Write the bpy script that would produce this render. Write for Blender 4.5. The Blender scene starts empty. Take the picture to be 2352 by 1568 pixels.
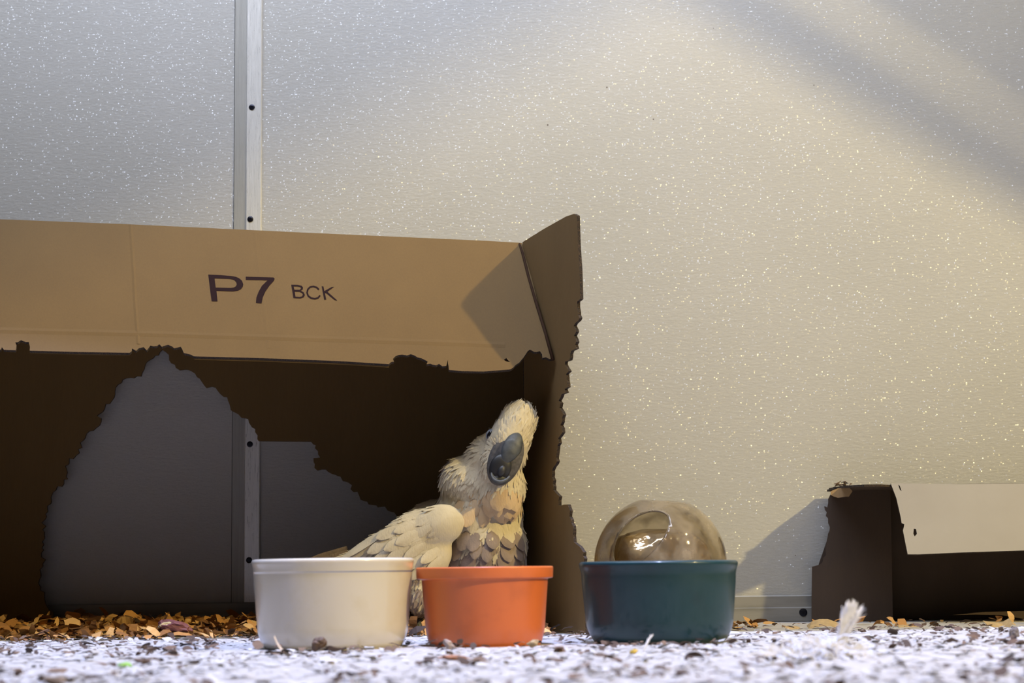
import bpy, bmesh, math, random
from mathutils import Vector, Matrix
from mathutils.geometry import delaunay_2d_cdt
from mathutils.bvhtree import BVHTree
from mathutils import noise as mnoise

random.seed(11)
S = bpy.context.scene
COL = S.collection
PI = math.pi

# ------------------------------------------------------------------ camera
F = 4200.0; W, H = 2352, 1568
CAMH = 0.078
PITCH = math.atan((1315 - 784) / F)
ROLL = 0.0128
camd = bpy.data.cameras.new('camera'); cam = bpy.data.objects.new('camera', camd); COL.objects.link(cam)
camd.sensor_width = 36; camd.lens = F / W * 36
cam.matrix_world = (Matrix.Translation((0, 0, CAMH)) @ Matrix.Rotation(PI/2 + PITCH, 4, 'X') @ Matrix.Rotation(-ROLL, 4, 'Z'))
camd.dof.use_dof = True; camd.dof.focus_distance = 2.5; camd.dof.aperture_fstop = 7.5
camd.clip_start = 0.02
S.camera = cam
CAM = Vector((0, 0, CAMH)); CR = cam.matrix_world.to_3x3()

# ------------------------------------------------------------------ world and light
S.view_settings.view_transform = 'Standard'; S.view_settings.look = 'None'
S.view_settings.exposure = 0.0; S.view_settings.gamma = 1.0
S.view_settings.use_curve_mapping = False
wd = bpy.data.worlds.new('world'); S.world = wd; wd.use_nodes = True
bg = wd.node_tree.nodes['Background']; bg.inputs[0].default_value = (0.80, 0.86, 1.0, 1); bg.inputs[1].default_value = 0.025

def light(name, typ, loc, power, color, target=None, **kw):
    d = bpy.data.lights.new(name, typ); o = bpy.data.objects.new(name, d); COL.objects.link(o)
    o.location = loc; d.energy = power; d.color = color
    for k, v in kw.items(): setattr(d, k, v)
    if target is not None:
        o.rotation_euler = (Vector(target) - Vector(loc)).to_track_quat('-Z', 'Y').to_euler()
    return o
WARM = (1.0, 0.79, 0.35); COOL = (0.72, 0.80, 1.0)
LAMP = Vector((4.07, -0.67, 3.12))
light('warm_lamp', 'POINT', LAMP, 1150, WARM, shadow_soft_size=0.075)
for i, (x, y, z, p) in enumerate([(0.9, 0.35, 2.0, 5), (1.45, 0.5, 1.95, 7), (0.3, 0.3, 2.05, 3), (1.9, 1.3, 2.0, 6), (2.3, 1.7, 1.6, 6)]):
    light('warm_bulb', 'POINT', (x, y, z), p*2.0, WARM, shadow_soft_size=0.02)
light('sky_light', 'SUN', (0, 1.2, 4), 6.8, (0.49, 0.57, 1.0), target=(0, 1.2 + 0.13 * 4, 0), angle=math.radians(2.2))
light('cool_fill', 'AREA', (-0.3, 1.9, 1.95), 44, COOL, target=(0.1, 2.77, 0.95), shape='RECTANGLE', size=1.9, size_y=0.3)  # added cool fill for the upper wall, not a window

# ------------------------------------------------------------------ helpers
def ray(px, py):
    return CR @ Vector(((px - W/2) / F, -(py - H/2) / F, -1.0))
def at(px, py, Y):
    r = ray(px, py); return CAM + r * (Y / r.y)
def onplane(px, py, pl):
    p, n = pl; r = ray(px, py)
    return CAM + r * ((p - CAM).dot(n) / r.dot(n))
def plane3(a, b, c):
    n = (b - a).cross(c - a).normalized()
    if n.y > 0: n = -n            # towards the camera side
    return (a, n)
def ground(px, py):
    r = ray(px, py); return CAM + r * (-CAMH / r.z)

def obj(name, bm, mat, parent=None, smooth=False):
    me = bpy.data.meshes.new(name)
    bmesh.ops.recalc_face_normals(bm, faces=bm.faces)
    bm.to_mesh(me); bm.free()
    if isinstance(mat, (list, tuple)):
        for m in mat: me.materials.append(m)
    elif mat: me.materials.append(mat)
    if smooth: me.polygons.foreach_set('use_smooth', [True] * len(me.polygons))
    o = bpy.data.objects.new(name, me); COL.objects.link(o)
    if parent: link_parent(o, parent)
    return o
def link_parent(o, parent):
    o.parent = parent
    o.matrix_parent_inverse = Matrix.Translation(-parent.location) if parent.type == 'EMPTY' else Matrix.Identity(4)
def thing(name, label, cat, loc, group=None):
    o = bpy.data.objects.new(name, None); COL.objects.link(o); o.location = loc; o.empty_display_size = 0.02
    o['label'] = label; o['category'] = cat
    if group: o['group'] = group
    return o
def tag(o, label, cat, group=None, kind=None):
    o['label'] = label; o['category'] = cat
    if group: o['group'] = group
    if kind: o['kind'] = kind
    return o

def box(bm, x0, x1, y0, y1, z0, z1, mi=0):
    vs = [bm.verts.new(p) for p in [(x0,y0,z0),(x1,y0,z0),(x1,y1,z0),(x0,y1,z0),(x0,y0,z1),(x1,y0,z1),(x1,y1,z1),(x0,y1,z1)]]
    for q in [(3,2,1,0),(4,5,6,7),(0,1,5,4),(1,2,6,5),(2,3,7,6),(3,0,4,7)]:
        f = bm.faces.new([vs[i] for i in q]); f.material_index = mi

def jag(pts, amp=6.0, step=7.0, rnd=random):
    """pixel points; a third item 'j' on a point roughens the segment that leads TO it"""
    out = [tuple(pts[0][:2])]
    for a, b in zip(pts[:-1], pts[1:]):
        ax, ay = a[:2]; bx, by = b[:2]
        if len(b) > 2:
            L = math.hypot(bx-ax, by-ay); n = max(2, int(L/step)); am = amp if b[2] == 'j' else b[2]
            nx, ny = -(by-ay)/L, (bx-ax)/L
            for i in range(1, n):
                t = i/n + rnd.uniform(-.25, .25)/n
                sc = mnoise.noise(Vector((ax*.01 + i*.45, ay*.01, 3.3))) * 1.6 + rnd.uniform(-.75, .75)
                out.append((ax+(bx-ax)*t + nx*am*sc, ay+(by-ay)*t + ny*am*sc))
        out.append((bx, by))
    return out

def fill(polys, n):
    """triangles of a planar outline with holes: (points, triangles)"""
    o_ = Vector(polys[0][0]); u = n.orthogonal().normalized(); v = n.cross(u)
    vs, edges = [], []
    for q in polys:
        k = len(vs); m = len(q)
        vs += [Vector(((Vector(p)-o_).dot(u), (Vector(p)-o_).dot(v))) for p in q]
        edges += [(k+i, k+(i+1) % m) for i in range(m)]
    ov, oe, of, *_ = delaunay_2d_cdt(vs, edges, [], 1, 1e-6)
    def inside(c, q):
        r = False
        for i in range(len(q)):
            a, b = q[i-1], q[i]
            if (a.y > c.y) != (b.y > c.y) and c.x < (b.x-a.x)*(c.y-a.y)/(b.y-a.y)+a.x: r = not r
        return r
    k = len(polys[0])
    for q in polys[1:]:
        h = vs[k:k+len(q)]; k += len(q)
        of = [t for t in of if not inside((ov[t[0]]+ov[t[1]]+ov[t[2]])/3, h)]
    return [o_ + u*p.x + v*p.y for p in ov], of
def slab(bm, fronts, thick, n, holes=(), mi=(0, 1)):
    """fronts: 3D outline; slab grows along -n (away from the camera)"""
    polys = [fronts] + list(holes)
    pts, tris = fill(polys, n)
    fv = [bm.verts.new(p) for p in pts]; bv = [bm.verts.new(p - n*thick) for p in pts]
    for t in tris:
        bm.faces.new([fv[i] for i in t]).material_index = mi[0]
        bm.faces.new([bv[i] for i in reversed(t)]).material_index = mi[0]
    for q in polys:
        m = len(q); f_ = [bm.verts.new(p) for p in q]; b_ = [bm.verts.new(Vector(p) - n*thick) for p in q]
        for i in range(m):
            j = (i+1) % m
            bm.faces.new([f_[i], f_[j], b_[j], b_[i]]).material_index = mi[1]

def lathe(bm, prof, c, n=96, mi=0):
    rings = []
    for r, z in prof:
        rings.append([bm.verts.new((c[0]+r*math.cos(2*PI*i/n), c[1]+r*math.sin(2*PI*i/n), c[2]+z)) for i in range(n)] if r > 1e-6 else [bm.verts.new((c[0], c[1], c[2]+z))])
    for a, b in zip(rings[:-1], rings[1:]):
        for i in range(n):
            j = (i+1) % n
            if len(a) == 1: f = bm.faces.new([a[0], b[j], b[i]])
            elif len(b) == 1: f = bm.faces.new([a[i], a[j], b[0]])
            else: f = bm.faces.new([a[i], a[j], b[j], b[i]])
            f.material_index = mi
def rounded(pts, rad, seg=5):
    out = []
    for i, p in enumerate(pts):
        r = rad[i]
        if r == 0: out.append(p); continue
        p = Vector(p); a = Vector(pts[i-1]); b = Vector(pts[i+1])
        da = (a-p).normalized()*r; db = (b-p).normalized()*r
        for k in range(seg+1):
            t = k/seg
            out.append(tuple((p+da)*(1-t)**2 + p*2*t*(1-t) + (p+db)*t*t))
    return out
def tube(bm, pts, rads, n=8, mi=0):
    rings = []
    pts = [Vector(p) for p in pts]
    for i, p in enumerate(pts):
        d = (pts[min(i+1, len(pts)-1)] - pts[max(i-1, 0)]).normalized()
        u = d.orthogonal().normalized() if i == 0 else (u - d*u.dot(d)).normalized()
        v = d.cross(u); r = rads[i]
        rings.append([bm.verts.new(p + (u*math.cos(2*PI*k/n) + v*math.sin(2*PI*k/n))*r) for k in range(n)])
    for a, b in zip(rings[:-1], rings[1:]):
        for k in range(n):
            f = bm.faces.new([a[k], a[(k+1) % n], b[(k+1) % n], b[k]]); f.material_index = mi
    bm.faces.new(rings[0][::-1]).material_index = mi; bm.faces.new(rings[-1]).material_index = mi

# ------------------------------------------------------------------ materials
class MT:
    def __init__(s, name):
        s.m = bpy.data.materials.new(name); s.m.use_nodes = True
        s.nt = s.m.node_tree; s.b = s.nt.nodes['Principled BSDF']; s.tc = s.nt.nodes.new('ShaderNodeTexCoord')
    def n(s, t, **kw):
        x = s.nt.nodes.new(t)
        for k, v in kw.items():
            if k.startswith('_'): x.inputs[k[1:].replace('_', ' ')].default_value = v
            else: setattr(x, k, v)
        return x
    def l(s, a, b): s.nt.links.new(a, b)
    def mapped(s, scale):
        mp = s.n('ShaderNodeMapping'); mp.inputs['Scale'].default_value = scale; s.l(s.tc.outputs['Object'], mp.inputs[0]); return mp.outputs[0]
    def noise(s, scale, detail=4, vec=None, rough=.55):
        x = s.n('ShaderNodeTexNoise'); x.inputs['Scale'].default_value = scale; x.inputs['Detail'].default_value = detail; x.inputs['Roughness'].default_value = rough
        s.l(vec if vec is not None else s.tc.outputs['Object'], x.inputs['Vector']); return x.outputs['Fac']
    def ramp(s, fac, stops):
        x = s.n('ShaderNodeValToRGB'); el = x.color_ramp.elements
        while len(el) < len(stops): el.new(0.5)
        for e, (p, c) in zip(el, stops):
            e.position = p; e.color = (*c, 1) if len(c) == 3 else c
        s.l(fac, x.inputs[0]); return x.outputs[0]
    def bump(s, h, strength=.3, dist=.001, inp='Normal', base=None):
        x = s.n('ShaderNodeBump'); x.inputs['Strength'].default_value = strength; x.inputs['Distance'].default_value = dist
        s.l(h, x.inputs['Height']); s.l(x.outputs[0], s.b.inputs[inp])
        return x.outputs[0]
    def set(s, **kw):
        for k, v in kw.items():
            k = k.replace('_', ' ')
            s.b.inputs[k].default_value = (*v, 1) if isinstance(v, tuple) and len(v) == 3 else v
        return s

def g3(v): return (v, v, v)
# wall: pebbled fibreglass board with glossy grains
w = MT('pebbled_fibreglass'); w.set(Roughness=.5)
c = w.ramp(w.noise(3.0, 5), [(.3, (.385, .375, .345)), (.7, (.415, .405, .38))])
sp = w.n('ShaderNodeTexVoronoi'); sp.inputs['Scale'].default_value = 13.0; w.l(w.tc.outputs['Object'], sp.inputs['Vector'])
lt = w.n('ShaderNodeMath', operation='LESS_THAN'); w.l(sp.outputs['Distance'], lt.inputs[0]); lt.inputs[1].default_value = .02
mx = w.n('ShaderNodeMix', data_type='RGBA'); w.l(lt.outputs[0], mx.inputs[0]); w.l(c, mx.inputs[6]); mx.inputs[7].default_value = (.12, .10, .08, 1)   # specks of dirt
w.l(mx.outputs[2], w.b.inputs['Base Color'])
w.bump(w.noise(1.0, 3, w.mapped((110, 110, 330))), .42, .0011)
v = w.n('ShaderNodeTexVoronoi'); v.inputs['Scale'].default_value = 1.0
w.l(w.mapped((360, 360, 460)), v.inputs['Vector'])
geo = w.n('ShaderNodeNewGeometry')
sub = w.n('ShaderNodeVectorMath', operation='SUBTRACT'); w.l(v.outputs['Color'], sub.inputs[0]); sub.inputs[1].default_value = (.5, .5, .5)
sc = w.n('ShaderNodeVectorMath', operation='SCALE'); w.l(sub.outputs[0], sc.inputs[0]); sc.inputs['Scale'].default_value = 1.3
ad = w.n('ShaderNodeVectorMath', operation='ADD'); w.l(sc.outputs[0], ad.inputs[0]); w.l(geo.outputs['Normal'], ad.inputs[1])
no = w.n('ShaderNodeVectorMath', operation='NORMALIZE'); w.l(ad.outputs[0], no.inputs[0])
w.l(no.outputs[0], w.b.inputs['Coat Normal'])
dm = w.n('ShaderNodeMath', operation='LESS_THAN'); w.l(v.outputs['Distance'], dm.inputs[0]); dm.inputs[1].default_value = .38
mu = w.n('ShaderNodeMath', operation='MULTIPLY'); w.l(dm.outputs[0], mu.inputs[0]); mu.inputs[1].default_value = 1.0
w.l(mu.outputs[0], w.b.inputs['Coat Weight']); w.set(Coat_Roughness=.27)
M_wall = w.m

def cardboard(name, c0, c1, rough=.8):
    w = MT(name); w.set(Roughness=rough)
    a = w.noise(1.0, 4, w.mapped((14, 14, 5)))
    col = w.ramp(a, [(.3, c0), (.7, c1)])
    fl = w.noise(1.0, 3, w.mapped((500, 500, 60)), .7)
    mx = w.n('ShaderNodeMix', data_type='RGBA', blend_type='MULTIPLY'); mx.inputs[0].default_value = .35
    w.l(col, mx.inputs[6]); w.l(w.ramp(fl, [(.35, g3(.78)), (.65, g3(1.0))]), mx.inputs[7])
    w.l(mx.outputs[2], w.b.inputs['Base Color'])
    w.bump(w.noise(60, 4), .12, .002)
    return w.m
M_card = cardboard('brown_cardboard', (.129, .073, .0172), (.143, .082, .0205))
M_cardedge = MT('corrugated_edge'); M_cardedge.set(Roughness=.9)
M_cardedge.l(M_cardedge.ramp(M_cardedge.noise(700, 2), [(.45, (.012, .008, .006)), (.65, (.07, .042, .022))]), M_cardedge.b.inputs['Base Color']); M_cardedge = M_cardedge.m
M_shadecard = cardboard('shade_darkened_kraft', (.050, .030, .018), (.062, .038, .023))  # brown darkened to stand in for the shade inside the small box
M_torn = cardboard('torn_kraft_paper', (.28, .18, .085), (.32, .22, .11))
w = MT('white_faced_cardboard'); w.set(Roughness=.55)
w.l(w.ramp(w.noise(9, 5), [(.3, (.255, .23, .20)), (.7, (.285, .26, .23))]), w.b.inputs['Base Color']); M_whitecard = w.m
w = MT('black_print'); w.set(Base_Color=(.022, .012, .014), Roughness=.9, Specular_IOR_Level=.05); M_ink = w.m

def metal(name, base, r0=.28):
    w = MT(name); w.set(Metallic=.35)
    f = w.noise(1.0, 4, w.mapped((700, 700, 14)), .7)
    w.l(w.ramp(f, [(.3, tuple(x*.8 for x in base)), (.7, base)]), w.b.inputs['Base Color'])
    w.l(w.ramp(w.noise(1.0, 4, w.mapped((500, 500, 40)), .8), [(.3, g3(r0)), (.75, g3(r0+.25))]), w.b.inputs['Roughness'])
    w.bump(w.noise(1.0, 4, w.mapped((900, 900, 120))), .25, .0006)
    return w.m
M_alu = metal('scuffed_aluminium', (.80, .785, .74), .22)
M_alud = metal('dull_aluminium', (.38, .37, .335), .42)
w = MT('dark_seam'); w.set(Base_Color=(.03, .03, .03), Roughness=.9); M_seam = w.m
w = MT('black_screw'); w.set(Base_Color=(.012, .012, .02), Roughness=.35, Metallic=.6); M_screw = w.m

w = MT('dusty_concrete'); w.set(Roughness=.85)
w.l(w.ramp(w.noise(22, 6), [(.25, (.30, .275, .245)), (.45, (.39, .37, .345)), (.75, (.42, .405, .39))]), w.b.inputs['Base Color'])
w.bump(w.noise(130, 5), .5, .003); M_floor = w.m

def ceramic(name, col, rough=.12, spk=None, coat=.6):
    w = MT(name); w.set(Roughness=rough+.15, Coat_Weight=coat, Coat_Roughness=rough)
    if spk: w.l(w.ramp(w.noise(28, 5), [(.28, spk), (.5, col)]), w.b.inputs['Base Color'])
    else: w.set(Base_Color=col)
    w.bump(w.noise(14, 2), .06, .004)
    return w.m
M_bwhite = ceramic('cream_white_glaze', (.56, .51, .42), .12, (.52, .46, .34), .6)
M_borange = ceramic('orange_plastic', (.58, .135, .028), .3, (.50, .115, .024), .25)
M_bteal = ceramic('dark_teal_glaze', (.005, .034, .044), .10, (.004, .026, .034), .3)

M_bteal.node_tree.nodes['Principled BSDF'].inputs['Roughness'].default_value = .42
M_bteal.node_tree.nodes['Principled BSDF'].inputs['Specular IOR Level'].default_value = .3

def chipmat(name, stops, scale=90, rough=.8):
    w = MT(name); w.set(Roughness=rough)
    isl = w.n('ShaderNodeNewGeometry')
    w.l(w.ramp(isl.outputs['Random Per Island'], stops), w.b.inputs['Base Color'])
    w.bump(w.noise(400, 3), .4, .001); return w.m
M_pale = chipmat('pale_wood_shaving', [(0, (.35, .325, .29)), (.2, (.40, .385, .365)), (.8, (.43, .42, .41)), (1, (.52, .51, .50))])
M_dark = chipmat('dark_bark', [(0, (.035, .02, .013)), (.6, (.085, .048, .028)), (1, (.16, .10, .06))])
M_shred = chipmat('tan_cardboard_shred', [(0, (.03, .015, .008)), (.2, (.18, .075, .018)), (.7, (.42, .20, .045)), (1, (.50, .31, .12))])

# ------------------------------------------------------------------ the setting
WY = 2.77
bm = bmesh.new(); box(bm, -2.2, 2.4, WY, WY+.04, 0, 2.2)
o = obj('wall_back', bm, M_wall); o['kind'] = 'structure'
bm = bmesh.new(); box(bm, -2.2, 2.4, 0.3, WY+.04, -.05, 0)
o = obj('floor', bm, M_floor); o['kind'] = 'structure'
bm = bmesh.new(); box(bm, -2.2, 2.4, 2.06, WY+.04, 2.2, 2.26); box(bm, -2.2, -.85, .3, 2.06, 2.2, 2.26); box(bm, .85, 2.4, .3, 2.06, 2.2, 2.26); box(bm, -.85, .85, .3, .85, 2.2, 2.26)   # unseen roof; its opening is shaped to bound the cool light on the floor
o = obj('ceiling', bm, M_whitecard); o['kind'] = 'structure'

def screw(px, py, Y, parent, r=.0047):
    c = at(px, py, Y); bm = bmesh.new()
    prof = [(0, .0016), (r*.55, .0016), (r*.95, .0009), (r, 0), (r, -.002)]
    rings = []
    n = 20
    for q, z in prof:
        rings.append([bm.verts.new((c.x+q*math.cos(2*PI*i/n), c.y-z, c.z+q*math.sin(2*PI*i/n))) for i in range(n)] if q > 0 else [bm.verts.new((c.x, c.y-z, c.z))])
    for a, b in zip(rings[:-1], rings[1:]):
        for i in range(n):
            j = (i+1) % n
            bm.faces.new([a[0], b[i], b[j]] if len(a) == 1 else [a[i], a[j], b[j], b[i]])
    for t in (PI/4, -PI/4):      # cross slot ridges
        d = Vector((math.cos(t), 0, math.sin(t))); e = Vector((-math.sin(t), 0, math.cos(t)))
        q = [c + d*r*.5*a + e*r*.1*b + Vector((0, -.0019, 0)) for a, b in ((-1,-1),(1,-1),(1,1),(-1,1))]
        bm.faces.new([bm.verts.new(p) for p in q])
    return obj('screw', bm, M_screw, parent)

# vertical joint strip: flat flange on the left, raised rib on the right
sx0 = at(536, 784, WY).x; sxm = at(564, 784, WY).x; sx1 = at(600, 784, WY).x
t = bpy.data.objects.new('trim_1', None); COL.objects.link(t); t.location = (sxm, WY, 0); t['kind'] = 'structure'
bm = bmesh.new(); box(bm, sx0, sxm, WY-.0022, WY, .039, 2.2)
obj('flange', bm, M_alud, t)
bm = bmesh.new()
pr = [(sxm, WY), (sxm, WY-.0035), (sxm+.001, WY-.0045), (sx1-.0015, WY-.0045), (sx1, WY-.003), (sx1, WY)]
lo = [bm.verts.new((a, b, .039)) for a, b in pr]; hi = [bm.verts.new((a, b, 2.2)) for a, b in pr]
for i in range(len(pr)): bm.faces.new([lo[i], lo[(i+1) % 6], hi[(i+1) % 6], hi[i]])
obj('cover_strip', bm, M_alu, t)
bm = bmesh.new(); box(bm, sx0-.0009, sx0, WY-.0012, WY, .039, 2.2)
obj('seam', bm, M_seam, t)
for p in [(578.5, 246), (575, 503), (574, 1020), (572, 1286)]: screw(p[0], p[1], WY-.0045, t)

# base strip along the foot of the wall
bm = bmesh.new()
pr = [(WY, .0395), (WY-.005, .0395), (WY-.006, .038), (WY-.006, .022), (WY-.0085, .0205), (WY-.0085, .001), (WY, .001)]
a_ = [bm.verts.new((-2.2, y, z)) for y, z in pr]; b_ = [bm.verts.new((2.4, y, z)) for y, z in pr]
for i in range(len(pr)): bm.faces.new([a_[i], a_[(i+1) % 7], b_[(i+1) % 7], b_[i]])
w = MT('grey_base_metal'); w.set(Metallic=.4, Roughness=.5)
w.l(w.ramp(w.noise(1, 5, w.mapped((12, 90, 90))), [(.3, (.22, .215, .20)), (.6, (.29, .28, .26))]), w.b.inputs['Base Color'])
bs = obj('baseboard_back', bm, w.m); bs['kind'] = 'structure'
screw(1845, 1406, WY-.0085, bs, .0062)
screw(1010, 1410, WY-.0085, bs, .0062)

# perch pole added above the frame to cast a soft shadow on the wall at top right
def towards(p, f): return p + (LAMP - p) * f
W1, W2 = at(1730, 20, WY), at(2352, 395, WY)
A, B = towards(W1, .30), towards(W2, .30); d = (B-A)
bm = bmesh.new(); tube(bm, [A - d*2, A - d, A, B, B + d*.5], [.026]*5, 16)
tag(obj('blocker_pole', bm, M_torn, smooth=True), 'straight unseen perch pole fixed above and right of the boxes', 'blocker')

Q = [towards(at(x, y, WY), .30) for x, y in ((1850, -60), (2700, 520), (3300, -100), (2350, -800))]  # unseen board added to shade the top right of the wall
bm = bmesh.new(); fr = [bm.verts.new(p) for p in Q]; bk = [bm.verts.new(p + Vector((0, .02, .01))) for p in Q]
bm.faces.new(fr); bm.faces.new(bk[::-1])
for i in range(4): bm.faces.new([fr[i], fr[(i+1) % 4], bk[(i+1) % 4], bk[i]])
tag(obj('baffle_board', bm, M_torn), 'unseen shelf board beside the perch pole above and right of the view', 'baffle')

# ------------------------------------------------------------------ large chewed box
T = .0042
Ah = at(1197, 556, 2.50); Bh = at(-60, 501, 2.425); Cl = at(1272, 822, 2.385)
pl_awn = plane3(Ah, Bh, Cl)
bigbox = thing('cardboard_box', 'large brown cardboard box on its side with gnawed opening and P7 BCK print', 'cardboard box', (-.3, 2.55, 0))
rj = random.Random(5)
awn = jag([(1199, 558), (1190, 557), (1100, 552), (700, 534), (300, 515), (-60, 501), (-500, 482), (-500, 785), (-60, 800), (0, 802)], rnd=rj)
awn += jag([(2, 803), (4, 785, 2), (9, 803, 2), (36, 804), (35, 786, 2), (48, 781, 3), (66, 785, 3), (68, 805, 3), (180, 808), (298, 810), (303, 800, 3), (330, 797, 5), (352, 795, 5),
            (380, 793, 4), (415, 796, 4), (430, 812, 4), (445, 818, 3), (600, 822), (780, 829), (893, 836), (905, 830, 2), (908, 818, 3), (935, 816, 4), (975, 826, 4), (980, 836, 3), (1025, 840, 4), (1029, 826, 2), (1031, 849, 2), (1060, 852),
            (1110, 853), (1172, 848), (1192, 833, 3), (1203, 820, 4), (1212, 806, 3), (1240, 806, 4), (1246, 822, 3), (1262, 824, 3), (1272, 823)], rnd=rj)[0:]
awn += [(1262, 790), (1240, 712), (1224, 650), (1208, 590)]
bm = bmesh.new(); slab(bm, [onplane(x, y, pl_awn) for x, y in awn], T, pl_awn[1], holes=[[onplane(x, y, pl_awn) for x, y in ((1157, 826), (1163, 822), (1166, 826), (1172, 831), (1163, 830))]])
# little gnaw hole
top_flap = obj('top_flap', bm, [M_card, M_cardedge], bigbox)
# print
LX = lambda p: (430 + p[0]/5.88, 590 + p[1]/5.88)
def glyph(bm, outer, holes=()):
    n = pl_awn[1]
    q = [[onplane(*LX(p), pl_awn) + n*.0004 for p in r] for r in [outer] + list(holes)]
    pts, tris = fill(q, n)
    vs = [bm.verts.new(p) for p in pts]
    for t in tris: bm.faces.new([vs[i] for i in t])
def ribbon_out(pts, w):
    L, R = [], []
    for i, p in enumerate(pts):
        a = pts[max(i-1, 0)]; b = pts[min(i+1, len(pts)-1)]
        dx, dy = b[0]-a[0], b[1]-a[1]; l = math.hypot(dx, dy)
        L.append((p[0]-dy/l*w, p[1]+dx/l*w)); R.append((p[0]+dy/l*w, p[1]-dx/l*w))
    return L + R[::-1]
bm = bmesh.new()
glyph(bm, [(285,240),(450,247),(590,258),(650,268),(700,288),(740,322),(757,372),(750,405),(725,438),(685,457),(620,467),(395,458),(410,603),(330,600)],
      [[(370,290),(585,298),(635,312),(662,340),(670,372),(658,398),(630,414),(590,420),(385,415)]])
glyph(bm, [(790,268),(1165,278),(1182,295),(1172,322),(1110,390),(1055,470),(1020,550),(1005,630),(928,622),(935,550),(965,470),(1010,390),(1085,318),(792,310)])
obj('printed_code', bm, M_ink, top_flap)
bm = bmesh.new()
glyph(bm, [(1405,376),(1490,378),(1545,390),(1565,415),(1560,440),(1535,458),(1575,480),(1590,515),(1575,545),(1530,562),(1435,556)],
      [[(1437,399),(1490,401),(1528,408),(1538,428),(1520,445),(1448,444)], [(1452,470),(1520,472),(1555,490),(1562,515),(1545,535),(1520,541),(1463,537)]])
glyph(bm, ribbon_out([(1778,443),(1750,414),(1705,399),(1660,408),(1630,438),(1619,485),(1635,528),(1675,557),(1725,566),(1768,553),(1795,520)], 11))
glyph(bm, [(1816,398),(1840,400),(1852,462),(1950,408),(1985,405),(1893,470),(2028,590),(1992,584),(1872,486),(1861,494),(1878,578),(1850,578)])
obj('printed_word', bm, M_ink, top_flap)
# creases: thin raised scratches
bm = bmesh.new()
def scratch(pts, wpx, off=.0007):
    vs = []
    for x, y in pts:
        vs.append([bm.verts.new(onplane(x + s*wpx, y, pl_awn) + pl_awn[1]*(off if s == 0 else .00005)) for s in (-1, 0, 1)])
    for a, b in zip(vs[:-1], vs[1:]):
        for k in (0, 1): bm.faces.new([a[k], a[k+1], b[k+1], b[k]])
scratch([(300, 517), (306, 600), (311, 700), (318, 790)], 5, .0006)
obj('crease', bm, M_card, top_flap)
bm = bmesh.new()
scratch([(586, 535), (592, 600), (606, 700), (618, 800)], 6, .0002)
obj('crease', bm, M_card, top_flap)
bm = bmesh.new()
def scratch_h(pts, wpx, off):
    vs = []
    for x, y in pts:
        vs.append([bm.verts.new(onplane(x, y + s*wpx, pl_awn) + pl_awn[1]*(off if s == 0 else .00005)) for s in (-1, 0, 1)])
    for a, b in zip(vs[:-1], vs[1:]):
        for k in (0, 1): bm.faces.new([a[k], a[k+1], b[k+1], b[k]])
scratch_h([(-50, 757), (300, 765), (700, 777), (1000, 786), (1160, 792)], 7, .0008)
obj('crease', bm, M_card, top_flap)
# thin fold ply just under the lower edge
bm = bmesh.new()
for seg in ([(70, 806), (180, 809), (298, 811)], [(447, 820), (600, 824), (780, 831), (893, 838)]):
    vs = []
    for x, y in seg:
        p = onplane(x, y, pl_awn) - pl_awn[1]*.006
        r = ray(x, y+3.2); q = CAM + r*(p.y/r.y); r2 = ray(x, y+5.6); q2 = CAM + r2*(p.y/r2.y)
        vs.append([bm.verts.new(q), bm.verts.new(q2), bm.verts.new(q2 + Vector((0, .012, .012)))])
    for a, b in zip(vs[:-1], vs[1:]):
        for k in (0, 1): bm.faces.new([a[k], a[k+1], b[k+1], b[k]])
obj('fold_lip', bm, M_card, top_flap)

# side flap splayed to the right towards the viewer
NH = at(1330, 640, 2.306)
pl_side = plane3(Ah, at(1325, 492, 2.306), Vector((Ah.x, Ah.y, 0)))
rj = random.Random(9)
H0 = Vector((Ah.x, Ah.y, 0))
side = jag([(1200, 556), (1250, 525), (1300, 497), (1318, 491), (1325, 495), (1327, 560), (1331, 620), (1333, 686), (1326, 692, 2), (1331, 730, 3), (1318, 748, 4), (1324, 785, 4), (1310, 812, 6),
            (1298, 830, 5), (1303, 880, 5), (1290, 905, 5), (1283, 920, 4), (1291, 960, 4), (1287, 1000, 4), (1280, 1030, 3), (1277, 1065, 4), (1268, 1080, 3), (1271, 1125, 3), (1285, 1140, 5), (1283, 1160, 4),
            (1304, 1158, 3), (1312, 1200, 3), (1318, 1245, 3), (1340, 1268, 4), (1341, 1290, 3), (1343, 1380), (1345, 1462)], rnd=rj)
side = [onplane(x, y, pl_side) for x, y in side]
for p in side: p.z = max(p.z, .0006)
side += [Vector((side[-1].x, side[-1].y, .0006)), Vector((H0.x, H0.y, .0006))]
bm = bmesh.new(); slab(bm, side, T, pl_side[1])
sf = obj('side_flap', bm, [M_card, M_cardedge], bigbox)
# dark curled joint between the two flaps
bm = bmesh.new()
jp = []
for x, y in [(1193, 560), (1200, 580), (1215, 640), (1233, 700), (1252, 762), (1270, 826)]:
    jp.append(onplane(x, y, pl_awn) + Vector((.0, -.0018, 0)))
tube(bm, jp, [.0014, .0019, .0017, .0021, .0019, .0022], 8)
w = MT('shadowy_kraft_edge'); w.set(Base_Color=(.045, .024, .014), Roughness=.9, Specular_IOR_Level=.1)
obj('corner_fold', bm, w.m, top_flap, smooth=True)
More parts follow.
